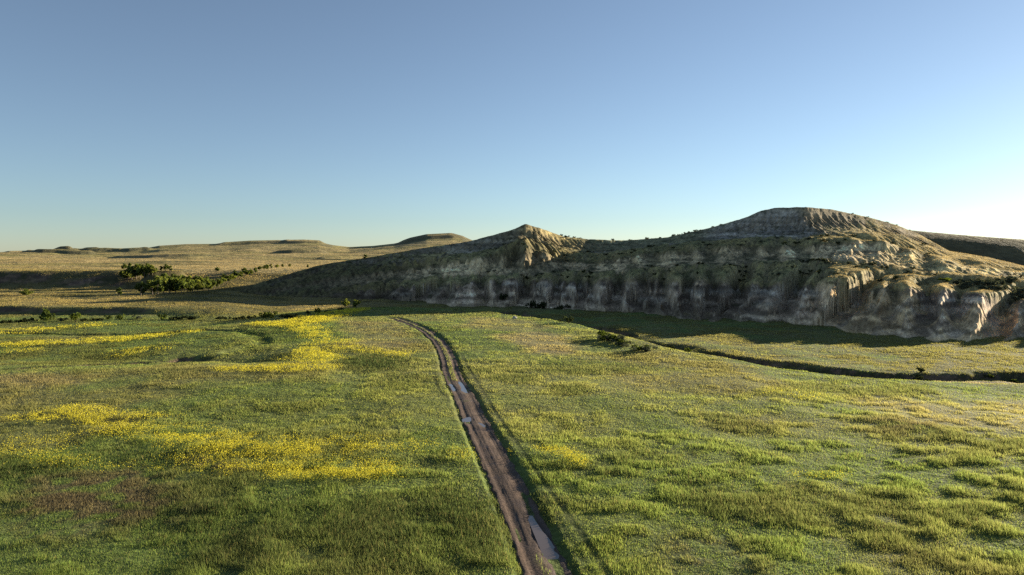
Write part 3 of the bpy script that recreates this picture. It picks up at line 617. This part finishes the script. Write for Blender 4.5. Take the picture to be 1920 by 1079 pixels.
# ------------------------------------------------------------------ grass and sweet clover: single blades, thicker near the viewer
def scatter(n, y0, y1, amax, seed):
    g = np.random.default_rng(seed)
    y = np.exp(g.uniform(np.log(y0), np.log(y1), n)); x = y*g.uniform(-amax, amax, n)
    return x, y, g
M_grass = leaf_mat('grass_blades', .58, .2, boost=(1.5, 1.42, 1.1))
def build_grass(n=2100000):
    x, y, g = scatter(n, 33, 440, .93, 11)
    z = ground_z(x, y); c, h = cover(x, y, z)
    nr = sdist(x, y, ROAD, False); keep = nr > 1.32+.35*fbm(x, y, 1.2, 2, 210)
    # the grass strip between the ruts
    near = nr < 1.0
    two = (y > 108) & (nr < .42)
    keep |= two & (g.random(n) < .7); keep |= (y < 45) & (nr < .3) & (g.random(n) < .2)
    keep &= h > .045; keep &= g.random(n) < np.clip(h/.22, .12, 1)
    keep &= ~((x > 0) & (y > 300))
    fs = np.where((y > 235) & (x < -60))[0]; dz = np.abs(ground_z(x[fs], y[fs]+.8)-z[fs])/.8; keep[fs] &= (dz < .38) | (g.random(len(fs)) < .2)
    x, y, z, c, h, nr, g_ = x[keep], y[keep], z[keep], c[keep], h[keep], nr[keep], g
    m = len(x); onr = nr < 1.2; z = z+np.where(onr, .14, 0); h = np.where(onr, .16, h)
    h = h*g_.uniform(.55, 1.3, m)*(1+.25*sstep(150, 400, y)); wd = .00078*y*g_.uniform(.5, 1.4, m)+.006
    th = g_.uniform(0, 2*np.pi, m); lean = g_.uniform(.1, .75, m)*h
    la = g_.normal(2.6, 1.1, m)+(fbm(x, y, 4, 2, 300)-.5)*5
    bx, by = np.cos(th)*wd/2, np.sin(th)*wd/2
    v = np.empty((m, 3, 3), np.float32)
    v[:, 0] = np.stack([x-bx, y-by, z-.04], -1); v[:, 1] = np.stack([x+bx, y+by, z-.04], -1)
    v[:, 2] = np.stack([x+np.cos(la)*lean, y+np.sin(la)*lean, z+h], -1)
    c = c*g_.uniform(.7, 1.3, m)[:, None]; c = mixc(c, (.24, .20, .09), (g_.random(m) < .08)*.7)
    cc = np.repeat(c[:, None], 3, 1)*np.array([.92, .92, 1.1])[None, :, None]
    o = mesh_np('grass', v.reshape(-1, 3), tris=np.arange(3*m).reshape(-1, 3), col=cc.reshape(-1, 3), smooth=False, mat=M_grass)
    tag(o, 'green and straw coloured meadow grass covering the fields', 'grass', kind='stuff')
build_grass()
M_dry = leaf_mat('dry_grass_blades', .4, .2, boost=(1.25, 1.12, .95))
def build_hill_grass(n=330000, nb=170000):
    x, y, g = scatter(n, 440, 1700, .95, 21)
    z = ground_z(x, y); c, h = cover(x, y, z); u = 960+F*x/y
    kp = (u < 900) | (u > 1640); x, y, z, c = x[kp], y[kp], z[kp], c[kp]
    can = np.argwhere((bS > 1.0) & (bS < 5.4) & (bU < 2100)[None, :]); pk = can[g.integers(0, len(can), nb*3)]; ri, ci = pk[:, 0], pk[:, 1]
    p = bCO[ri, ci]; fl = np.abs(bN[ri, ci, 2]); ok = (g.random(len(ri)) < sstep(.6, .85, fl)*(.18+.82*bGR[ri, ci]))
    p = p[ok][:nb]; pc = bCOL[ri, ci][ok][:nb]
    pc = mixc(pc, (.06, .066, .034), (g.random(len(p)) < .14)*.8)
    x = np.concatenate([x, p[:, 0]]); y = np.concatenate([y, p[:, 1]]); z = np.concatenate([z, p[:, 2]]); c = np.concatenate([c, pc]); m = len(x)
    h = g.uniform(.15, .42, m); wd = .00048*y*g.uniform(.5, 1.5, m); th = g.uniform(0, 2*np.pi, m); la = g.normal(2.6, 1.3, m); lean = g.uniform(.1, .6, m)*h
    bx, by = np.cos(th)*wd/2, np.sin(th)*wd/2; v = np.empty((m, 3, 3), np.float32)
    v[:, 0] = np.stack([x-bx, y-by, z-.05], -1); v[:, 1] = np.stack([x+bx, y+by, z-.05], -1); v[:, 2] = np.stack([x+np.cos(la)*lean, y+np.sin(la)*lean, z+h], -1)
    c = c*g.uniform(.7, 1.3, m)[:, None]
    o = mesh_np('dry_grass', v.reshape(-1, 3), tris=np.arange(3*m).reshape(-1, 3), col=np.repeat(c, 3, 0), smooth=False, mat=M_dry)
    tag(o, 'dry golden and grey green grass on the hills and butte benches', 'grass', kind='stuff')
build_hill_grass()
M_flower = leaf_mat('clover_bloom', .4, .15, boost=(1.1, 1.1, .9))
def build_flowers():
    g = np.random.default_rng(12); X, Y = [], []
    for poly, k in FLOWERS:
        p = np.array(poly); x0, y0 = p.min(0)-4; x1, y1 = p.max(0)+4
        n = int(min(600000, (x1-x0)*(y1-y0)*260/(max(np.mean([y0, y1]), 50)/60)**1.7))
        x = g.uniform(x0, x1, n); y = g.uniform(y0, y1, n); w = (fbm(x, y, 7, 3, 91)-.5)
        f = k*flower_edge(x, y, poly, w)*sstep(.34, .58, fbm(x, y, 2.6, 3, 95)*.6+fbm(x, y, 1.1, 2, 96)*.4)
        kp = g.random(n) < f*.6; X.append(x[kp]); Y.append(y[kp])
    x = np.concatenate(X); y = np.concatenate(Y); kp = sdist(x, y, ROAD, False) > 1.5; x, y = x[kp], y[kp]
    m = len(x); z = ground_z(x, y)
    top = np.random.default_rng(5).uniform(.26, .66, m); wd = .00075*y*g.uniform(.4, 1.4, m)+.012
    th = g.uniform(0, 2*np.pi, m); ti = g.uniform(-.8, .8, m)
    v = np.empty((m, 3, 3), np.float32); bx, by = np.cos(th)*wd, np.sin(th)*wd
    v[:, 0] = np.stack([x-bx*.6, y-by*.6, z+top], -1); v[:, 1] = np.stack([x+bx*.6, y+by*.6, z+top+ti*wd*.4], -1)
    v[:, 2] = np.stack([x+by*ti, y-bx*ti, z+top+wd*1.1], -1)
    c = np.array([.66, .58, .06])*g.uniform(.6, 1.15, m)[:, None]
    o = mesh_np('wildflowers', v.reshape(-1, 3), tris=np.arange(3*m).reshape(-1, 3), col=np.repeat(c, 3, 0), smooth=False, mat=M_flower)
    tag(o, 'yellow sweet clover flowering in drifts across the meadow', 'flowers', kind='stuff')
build_flowers()

# ------------------------------------------------------------------ where a pixel's ray meets the land
def on_ground(u, v):
    d = np.geomspace(35, 3000, 3000); b = (539.5-v)/F
    den = math.cos(PITCH)+b*math.sin(PITCH)
    z = CAM_H+d*(-math.sin(PITCH)+b*math.cos(PITCH))/den; x = (u-960)/F*d/den
    g = ground_z(x, d); i = int(np.argmax(g >= z)); return np.array([x[i], d[i], g[i]])
def on_butte(u, v):
    co = butte_front(u); pr = 539.5-F*np.tan(np.arctan2(co[:, 2]-CAM_H, co[:, 1])+PITCH)
    i = int(np.argmax(pr <= v)); return co[i] if pr[i] <= v else co[int(np.argmin(pr))]

# ------------------------------------------------------------------ trees and shrubs
m_bark, nt, b_ = new_mat('bark')
L(nt, ramp(nt, noise(nt, 6, 5, .7), [(.3, (.07, .055, .04)), (.7, (.17, .14, .11))]), b_.inputs['Base Color']); b_.inputs['Roughness'].default_value = .95
M_leaf = leaf_mat('cottonwood_leaves', .45, .3, boost=(1.4, 1.35, .6))
M_dull = leaf_mat('brush_leaves', .25, .3, boost=(1.1, 1.1, .8))
def tube(pts, rad, n=7):
    co, q = [], []
    pts = [np.array(p, float) for p in pts]
    for i, p in enumerate(pts):
        t = pts[min(i+1, len(pts)-1)]-pts[max(i-1, 0)]; t /= np.linalg.norm(t)
        a = np.cross(t, [0.3, 1, 0.1]); a /= np.linalg.norm(a); b = np.cross(t, a)
        for k in range(n):
            an = 2*np.pi*k/n; co.append(p+rad[i]*(math.cos(an)*a+math.sin(an)*b))
    for i in range(len(pts)-1):
        for k in range(n): q.append((i*n+k, i*n+(k+1) % n, (i+1)*n+(k+1) % n, (i+1)*n+k))
    return co, q
def join(parts):
    co, q = [], []
    for c, f in parts: q += [tuple(i+len(co) for i in k) for k in f]; co += c
    return np.array(co), np.array(q)
def leaves(centres, radii, n, size, base, g, flat=.8):
    """leaf sprays spread through lobes; each lobe has its own green"""
    k = len(centres); wts = np.array(radii)**2; pick = g.choice(k, n, p=wts/wts.sum())
    dirs = g.normal(size=(n, 3)); dirs /= np.linalg.norm(dirs, axis=1, keepdims=True)
    r = g.uniform(.35, 1.08, n)**.6
    p = np.array(centres)[pick]+dirs*np.array(radii)[pick][:, None]*r[:, None]*np.array([1, 1, flat])
    a = g.normal(size=(n, 3)); a /= np.linalg.norm(a, axis=1, keepdims=True)
    b = np.cross(a, g.normal(size=(n, 3))); b /= np.linalg.norm(b, axis=1, keepdims=True)
    s = size*g.uniform(.55, 1.35, n)[:, None]
    v = np.stack([p-a*s, p+b*s*.7, p+a*s, p-b*s*.7], 1)
    lobe = g.uniform(.72, 1.28, k)
    c = np.array(base)*lobe[pick][:, None]*g.uniform(.7, 1.3, n)[:, None]
    return v.reshape(-1, 3), np.arange(4*n).reshape(-1, 4), np.repeat(c, 4, 0)
def tree_meshes(h, spread, seed, base, nl=900, crown_low=.05):
    g = np.random.default_rng(seed); parts = []; cen, rad = [], []
    bend = g.normal(0, .04*h, 2)
    top = np.array([bend[0], bend[1], h*.72])
    parts.append(tube([(0, 0, -.4), (bend[0]*.2, bend[1]*.2, h*.2), (bend[0]*.6, bend[1]*.6, h*.45), top], [.035*h, .027*h, .018*h, .006*h]))
    for i in range(g.integers(9, 12)):
        t = g.uniform(crown_low, .85); an = g.uniform(0, 2*np.pi); ln = spread*(.95-.55*abs(t-.45))*g.uniform(.65, 1.1)
        p0 = np.array([bend[0]*t, bend[1]*t, h*(.04+.62*t)]); p1 = p0+np.array([math.cos(an)*ln*.55, math.sin(an)*ln*.55, h*.10]); p2 = p1+np.array([math.cos(an)*ln*.35, math.sin(an)*ln*.35, h*.10])
        parts.append(tube([p0, p1, p2], [.014*h, .009*h, .004*h], 5))
        cen.append(p2); rad.append(spread*g.uniform(.30, .48))
        cen.append(p1+np.array([0, 0, h*.06])); rad.append(spread*g.uniform(.28, .42))
    cen.append(top); rad.append(spread*.42); cen.append(top+np.array([g.normal()*.1*h, 0, h*.14])); rad.append(spread*.30)
    tm = join(parts); lv = leaves(cen, rad, nl, .062*h, base, g)
    return tm, lv
GREENS = [(.115, .140, .040), (.085, .110, .034), (.135, .155, .045), (.072, .095, .034)]
_proto = {}
def tree(name, label, cat, group, loc, h, kind=0, rot=None, sx=1.0):
    key = ('t', kind % 6)
    root = bpy.data.objects.new(name, None); C.objects.link(root); root.location = loc
    root.rotation_euler.z = random.uniform(0, 6.28) if rot is None else rot
    s = h/8.0; root.scale = (s*sx, s*sx, s*1.05); tag(root, label, cat, group)
    if key not in _proto:
        k = kind % 6
        tm, lv = tree_meshes(8.0, [3.2, 2.7, 3.6, 2.4, 3.0, 3.4][k], 100+k, GREENS[k % 4])
        a = mesh_np('trunk', tm[0], tm[1], mat=m_bark, parent=root)
        b = mesh_np('crown', lv[0], lv[1], col=lv[2], smooth=False, mat=M_leaf, parent=root)
        _proto[key] = (a, b)
    else:
        for o in _proto[key]:
            c = o.copy(); C.objects.link(c); c.parent = root
    return root
SHRUB_COL = {'sage': (.095, .105, .070), 'green': (.060, .082, .024), 'dark': (.040, .050, .022), 'bright': (.085, .110, .026)}
def shrub(name, label, cat, group, loc, h, wid, kind='dark', var=0):
    key = ('s', kind, var % 4)
    if key not in _proto:
        g = np.random.default_rng(500+var+len(kind)*7); k = 7
        cen = [np.array([g.normal(0, .38), g.normal(0, .38), g.uniform(.25, .68)]) for _ in range(k)]; rad = list(g.uniform(.26, .42, k))
        lv = leaves(cen, rad, 260, .13, SHRUB_COL[kind], g)
        st = join([tube([(0, 0, -.25), c*.6, c], [.035, .025, .012], 4) for c in cen])
        n0 = len(lv[0]); co = np.concatenate([lv[0], st[0]]); q = np.concatenate([lv[1], st[1]+n0])
        col = np.concatenate([lv[2], np.tile([[.07, .055, .04]], (len(st[0]), 1))])
        o = mesh_np(name, co, q, col=col, smooth=False, mat=M_dull if kind in ('sage', 'dark') else M_leaf); _proto[key] = o
    else:
        o = _proto[key].copy(); o.name = name; C.objects.link(o)
        for p_ in list(o.keys()): del o[p_]
    o.location = loc; o.scale = (wid/1.6, wid/1.6, h); o.rotation_euler.z = random.uniform(0, 6.28)
    return tag(o, label, cat, group)
def px_h(p, n): return n*p[1]/F                       # metres that n picture pixels span at point p
# the grove on the terrace
gl_ = 'broad green cottonwood in the dense grove below the dark rounded knoll'
front = [(286, 553, 27), (296, 553, 30), (307, 552, 31), (318, 551, 30), (329, 551, 29), (340, 551, 27), (351, 550, 26), (361, 549, 25), (371, 548, 24), (381, 547, 22), (391, 545, 20), (401, 543, 18), (410, 540, 18)]
for i, (u, v, n) in enumerate(front):
    p = on_ground(u, v); tree('cottonwood_tree', gl_, 'tree', 'cottonwoods of the grove', p, px_h(p, n), i)
for i, (u, v, n) in enumerate([(291, 547, 30), (302, 546, 32), (313, 546, 33), (324, 545, 31), (335, 545, 30), (346, 544, 28), (357, 543, 26), (367, 542, 25), (378, 541, 22), (388, 539, 20)]):
    p = on_ground(u, v); tree('cottonwood_tree', gl_, 'tree', 'cottonwoods of the grove', p, px_h(p, n), i+2)
p = on_ground(264, 555); tree('cottonwood_tree', 'dark tree apart from the grove at its left end, long trunk shadow beside it', 'tree', None, p, px_h(p, 26), 1)
p = on_ground(223, 556); tree('cottonwood_tree', 'small round tree standing alone on the terrace left of the grove', 'tree', None, p, px_h(p, 17), 3)
p = on_ground(50, 556); tree('cottonwood_tree', 'leaning leafy tree alone on the terrace below the dark cut bank', 'tree', None, p, px_h(p, 14), 2, sx=1.5)
gu = 'green cottonwood in the upper clump between the dark cut bank and the rounded knoll'
for i, (u, v, n) in enumerate([(232, 526, 20), (239, 526, 24), (247, 525, 26), (255, 524, 28), (263, 523, 27), (271, 522, 26), (279, 520, 24), (286, 517, 18), (243, 521, 22), (259, 519, 24), (275, 517, 22)]):
    p = on_ground(u, v); tree('cottonwood_tree', gu, 'tree', 'cottonwoods of the upper clump', p, px_h(p, n), i+1)
for (u, v, n, lb) in [(233, 508, 14, 'small thin tree on the rim above the upper clump, left one of two'), (243, 508, 15, 'fuller tree on the rim above the upper clump, right one of two'),
                      (303, 510, 11, 'low bushy tree on the prairie edge behind the knoll, leftmost of three'), (311, 510, 14, 'round green tree on the prairie edge behind the knoll, middle of three'), (319, 510, 12, 'darker tree on the prairie edge behind the knoll, rightmost of three'),
                      (407, 511, 10, 'single tiny tree on the golden prairie right of the knoll')]:
    p = on_ground(u, v); tree('cottonwood_tree', lb, 'tree', None, p, px_h(p, n), u, sx=.9)
for i, (u, v, n) in enumerate([(418, 534, 14), (426, 530, 13), (434, 527, 13), (443, 524, 14), (452, 521, 12), (461, 518, 12), (470, 516, 11), (479, 513, 11), (421, 526, 12), (440, 518, 11), (458, 512, 10), (488, 508, 9), (497, 506, 9), (508, 504, 9), (519, 503, 7), (530, 502, 7), (543, 501, 6)]):
    p = on_ground(u, v); tree('cottonwood_tree', 'low dark tree in the brushy draw running right from the grove', 'tree', 'trees along the brushy draw', p, px_h(p, n), i, sx=1.25)
p = on_ground(501, 507); tree('cottonwood_tree', 'taller dark tree rising from the right end of the brushy draw', 'tree', None, p, px_h(p, 11), 1)
p = on_ground(577, 503); tree('cottonwood_tree', 'slender tree alone on the prairie just above the butte flank', 'tree', None, p, px_h(p, 7), 3)
p = on_butte(685, 487); tree('cottonwood_tree', 'lone tree on the skyline of the left butte flank', 'tree', None, p, px_h(p, 10), 1)
p = on_ground(648, 578); tree('cottonwood_tree', 'sunlit cottonwood at the meadow end below the butte, left of the pair', 'tree', None, p, px_h(p, 18), 2, sx=.8)
p = on_ground(668, 579); tree('cottonwood_tree', 'sunlit cottonwood at the meadow end below the butte, right of the pair', 'tree', None, p, px_h(p, 17), 0, sx=.95)
# bushes along the old channel on the left
for (u, v, n, wd, k, lb) in [(87, 602, 25, 26, 'green', 'tall dark green bush against the brown bank, biggest there'), (143, 602, 18, 20, 'bright', 'yellow green bush in front of the brown bank'), (118, 603, 8, 14, 'sage', 'grey brush between the two tall bank bushes'),
        (204, 599, 9, 11, 'green', 'small green bush at the bank foot, left of a paler one'), (225, 600, 11, 12, 'bright', 'pale green bush at the foot of the brown bank'), (257, 599, 8, 14, 'sage', 'grey scrubby bush at the bank foot'),
        (304, 600, 13, 13, 'green', 'single round green bush right of the brown bank'), (495, 597, 13, 14, 'green', 'rounded bush on the channel left of the clover slope, left of two'), (508, 597, 15, 16, 'green', 'taller bush on the channel left of the clover slope, right of two'),
        (576, 590, 8, 9, 'dark', 'small dark bush at the clover slope edge'), (596, 590, 13, 12, 'bright', 'sunlit bush at the clover slope edge'), (617, 587, 6, 9, 'dark', 'low dark bush behind the clover slope edge'), (637, 583, 7, 14, 'dark', 'wide low bush left of the sunlit pair of cottonwoods')]:
    p = on_ground(u, v); shrub('bush', lb, 'bush', None, p, px_h(p, n), px_h(p, wd), k, u)
for i, (u, v) in enumerate([(322, 600), (330, 599), (338, 600), (347, 599), (356, 600), (364, 600), (412, 600), (420, 599), (428, 600), (447, 600), (456, 599), (466, 599), (530, 597), (538, 596), (547, 597), (555, 596), (20, 606), (34, 605), (46, 605), (60, 604), (160, 603), (178, 602), (7, 607)]):
    p = on_ground(u, v); shrub('low_bush', 'low dark bush in the hedge-like row along the old channel', 'bush', 'low bushes along the old channel', p, px_h(p, random.uniform(6, 9)), px_h(p, random.uniform(11, 15)), 'dark', i)
# sagebrush on the butte's right shoulder, brush at the cliff foot, shrubs on the benches and skyline
p = on_butte(1773, 529); shrub('bush', 'bright green bush alone left of the sagebrush thicket', 'bush', None, p, px_h(p, 8), px_h(p, 22), 'bright', 0)
sg = [(1797, 534), (1806, 532), (1815, 536), (1823, 531), (1832, 535), (1840, 531), (1848, 536), (1856, 531), (1865, 536), (1873, 529), (1881, 534), (1889, 527), (1897, 533), (1905, 528), (1843, 543), (1858, 544), (1872, 545), (1886, 544), (1812, 541), (1898, 557), (1908, 553), (1916, 559), (1905, 564), (1918, 548)]
for i, (u, v) in enumerate(sg):
    p = on_butte(u, v); shrub('sagebrush', 'grey green sagebrush in the thicket on the sunlit right shoulder of the butte', 'shrub', 'sagebrush thicket', p, px_h(p, random.uniform(8, 12)), px_h(p, random.uniform(15, 24)), 'sage', i)
for (u, v, n, wd, lb) in [(942, 563, 13, 17, 'dark bush in the hollow at the cliff foot below the pointed peak'), (1000, 582, 18, 24, 'dark spreading bush at the cliff foot, left of two'), (1018, 582, 16, 20, 'dark bush beside the widest one at the cliff foot'), (1047, 585, 14, 24, 'dark low bush at the cliff foot below the white clay face'), (1067, 606, 14, 22, 'dark bush on the shaded valley floor beyond the meadow edge')]:
    p = on_butte(u, v) if v < 600 else on_ground(u, v); shrub('bush', lb, 'bush', None, p, px_h(p, n), px_h(p, wd), 'dark', u)
gb = random.Random(3); k = 0
for i in range(120):
    u = gb.uniform(900, 1760); s = gb.choice([1.3, 1.6, 1.9, 2.0, 3.1, 3.4, 3.7, 3.95, 1.95, 2.05]); s += gb.uniform(-.08, .08)
    p = butte_at(u, s); shrub('low_shrub', 'low dark shrub scattered over the grassy benches of the butte', 'shrub', 'shrubs on the butte benches', p, gb.uniform(.7, 1.5), gb.uniform(1.4, 3.0), 'dark' if i % 3 else 'sage', i)
for u in [1052, 1060, 1063, 1076, 1085, 1150, 1180, 1212, 1238, 1262, 1271, 1283, 1290, 1302, 1311, 1334, 1352]:
    p = butte_at(u, 5.0); shrub('low_shrub', 'dark shrub standing against the sky on the saddle between the two peaks', 'shrub', 'shrubs on the saddle skyline', p, gb.uniform(.8, 1.7), gb.uniform(1.6, 3), 'dark', int(u))
for u in [1596, 1625, 1663, 1680, 1704]:
    p = butte_at(u, 4.97); shrub('low_shrub', 'small shrub on the right-hand crest of the big flat-topped butte', 'shrub', 'shrubs on the main crest', p, gb.uniform(.5, .8), gb.uniform(1.4, 2.2), 'dark', int(u))
# creek side brush on the right
for i, (u, v) in enumerate([(1132, 637), (1140, 639), (1148, 642), (1157, 644), (1165, 647), (1173, 650), (1128, 633), (1160, 638), (1200, 657), (1212, 660)]):
    p = on_ground(u, v); shrub('low_bush', 'olive bush in the thicket at the bend of the creek', 'bush', 'bushes at the creek bend', p, gb.uniform(1.2, 1.9), gb.uniform(2.2, 3.6), 'sage' if i % 2 else 'green', i)
cr = np.array(CREEK); cl_ = np.concatenate([[0], np.cumsum(np.hypot(*np.diff(cr, axis=0).T))])
for i in range(80):
    t = gb.uniform(70, 260); x_ = float(np.interp(t, cl_, cr[:, 0]))+gb.gauss(0, 1.6); y_ = float(np.interp(t, cl_, cr[:, 1]))+gb.gauss(0, 1.6)
    z_ = float(ground_z(np.array([x_]), np.array([y_]))[0])
    shrub('creek_shrub', 'low shrub growing along the creek cut right of the meadow', 'shrub', 'shrubs along the creek', (x_, y_, z_), gb.uniform(.5, 1.3), gb.uniform(1.3, 2.8), ('dark', 'sage', 'green')[i % 3], i)
# a pale boulder on the rim of the meadow
g = np.random.default_rng(9); p = on_ground(965, 598)
import bmesh
bm = bmesh.new(); bmesh.ops.create_icosphere(bm, subdivisions=3, radius=1)
for v in bm.verts:
    n = v.co.normalized(); k = 1+.28*(float(fbm(np.array([n.x*2+5]), np.array([n.y*2+n.z*3]), 1.0, 3, 400)[0])-.5)*2
    v.co = (n.x*.75*k, n.y*.6*k, n.z*.65*k+.25)
me = bpy.data.meshes.new('boulder'); bm.to_mesh(me); bm.free()
m_rock, nt, b_ = new_mat('pale_sandstone'); L(nt, ramp(nt, noise(nt, 3, 6, .7), [(.3, (.26, .24, .20)), (.7, (.48, .45, .39))]), b_.inputs['Base Color']); b_.inputs['Roughness'].default_value = .9
me.materials.append(m_rock); o = bpy.data.objects.new('boulder', me); C.objects.link(o); o.location = p
tag(o, 'pale boulder on the rim at the far end of the meadow', 'rock')
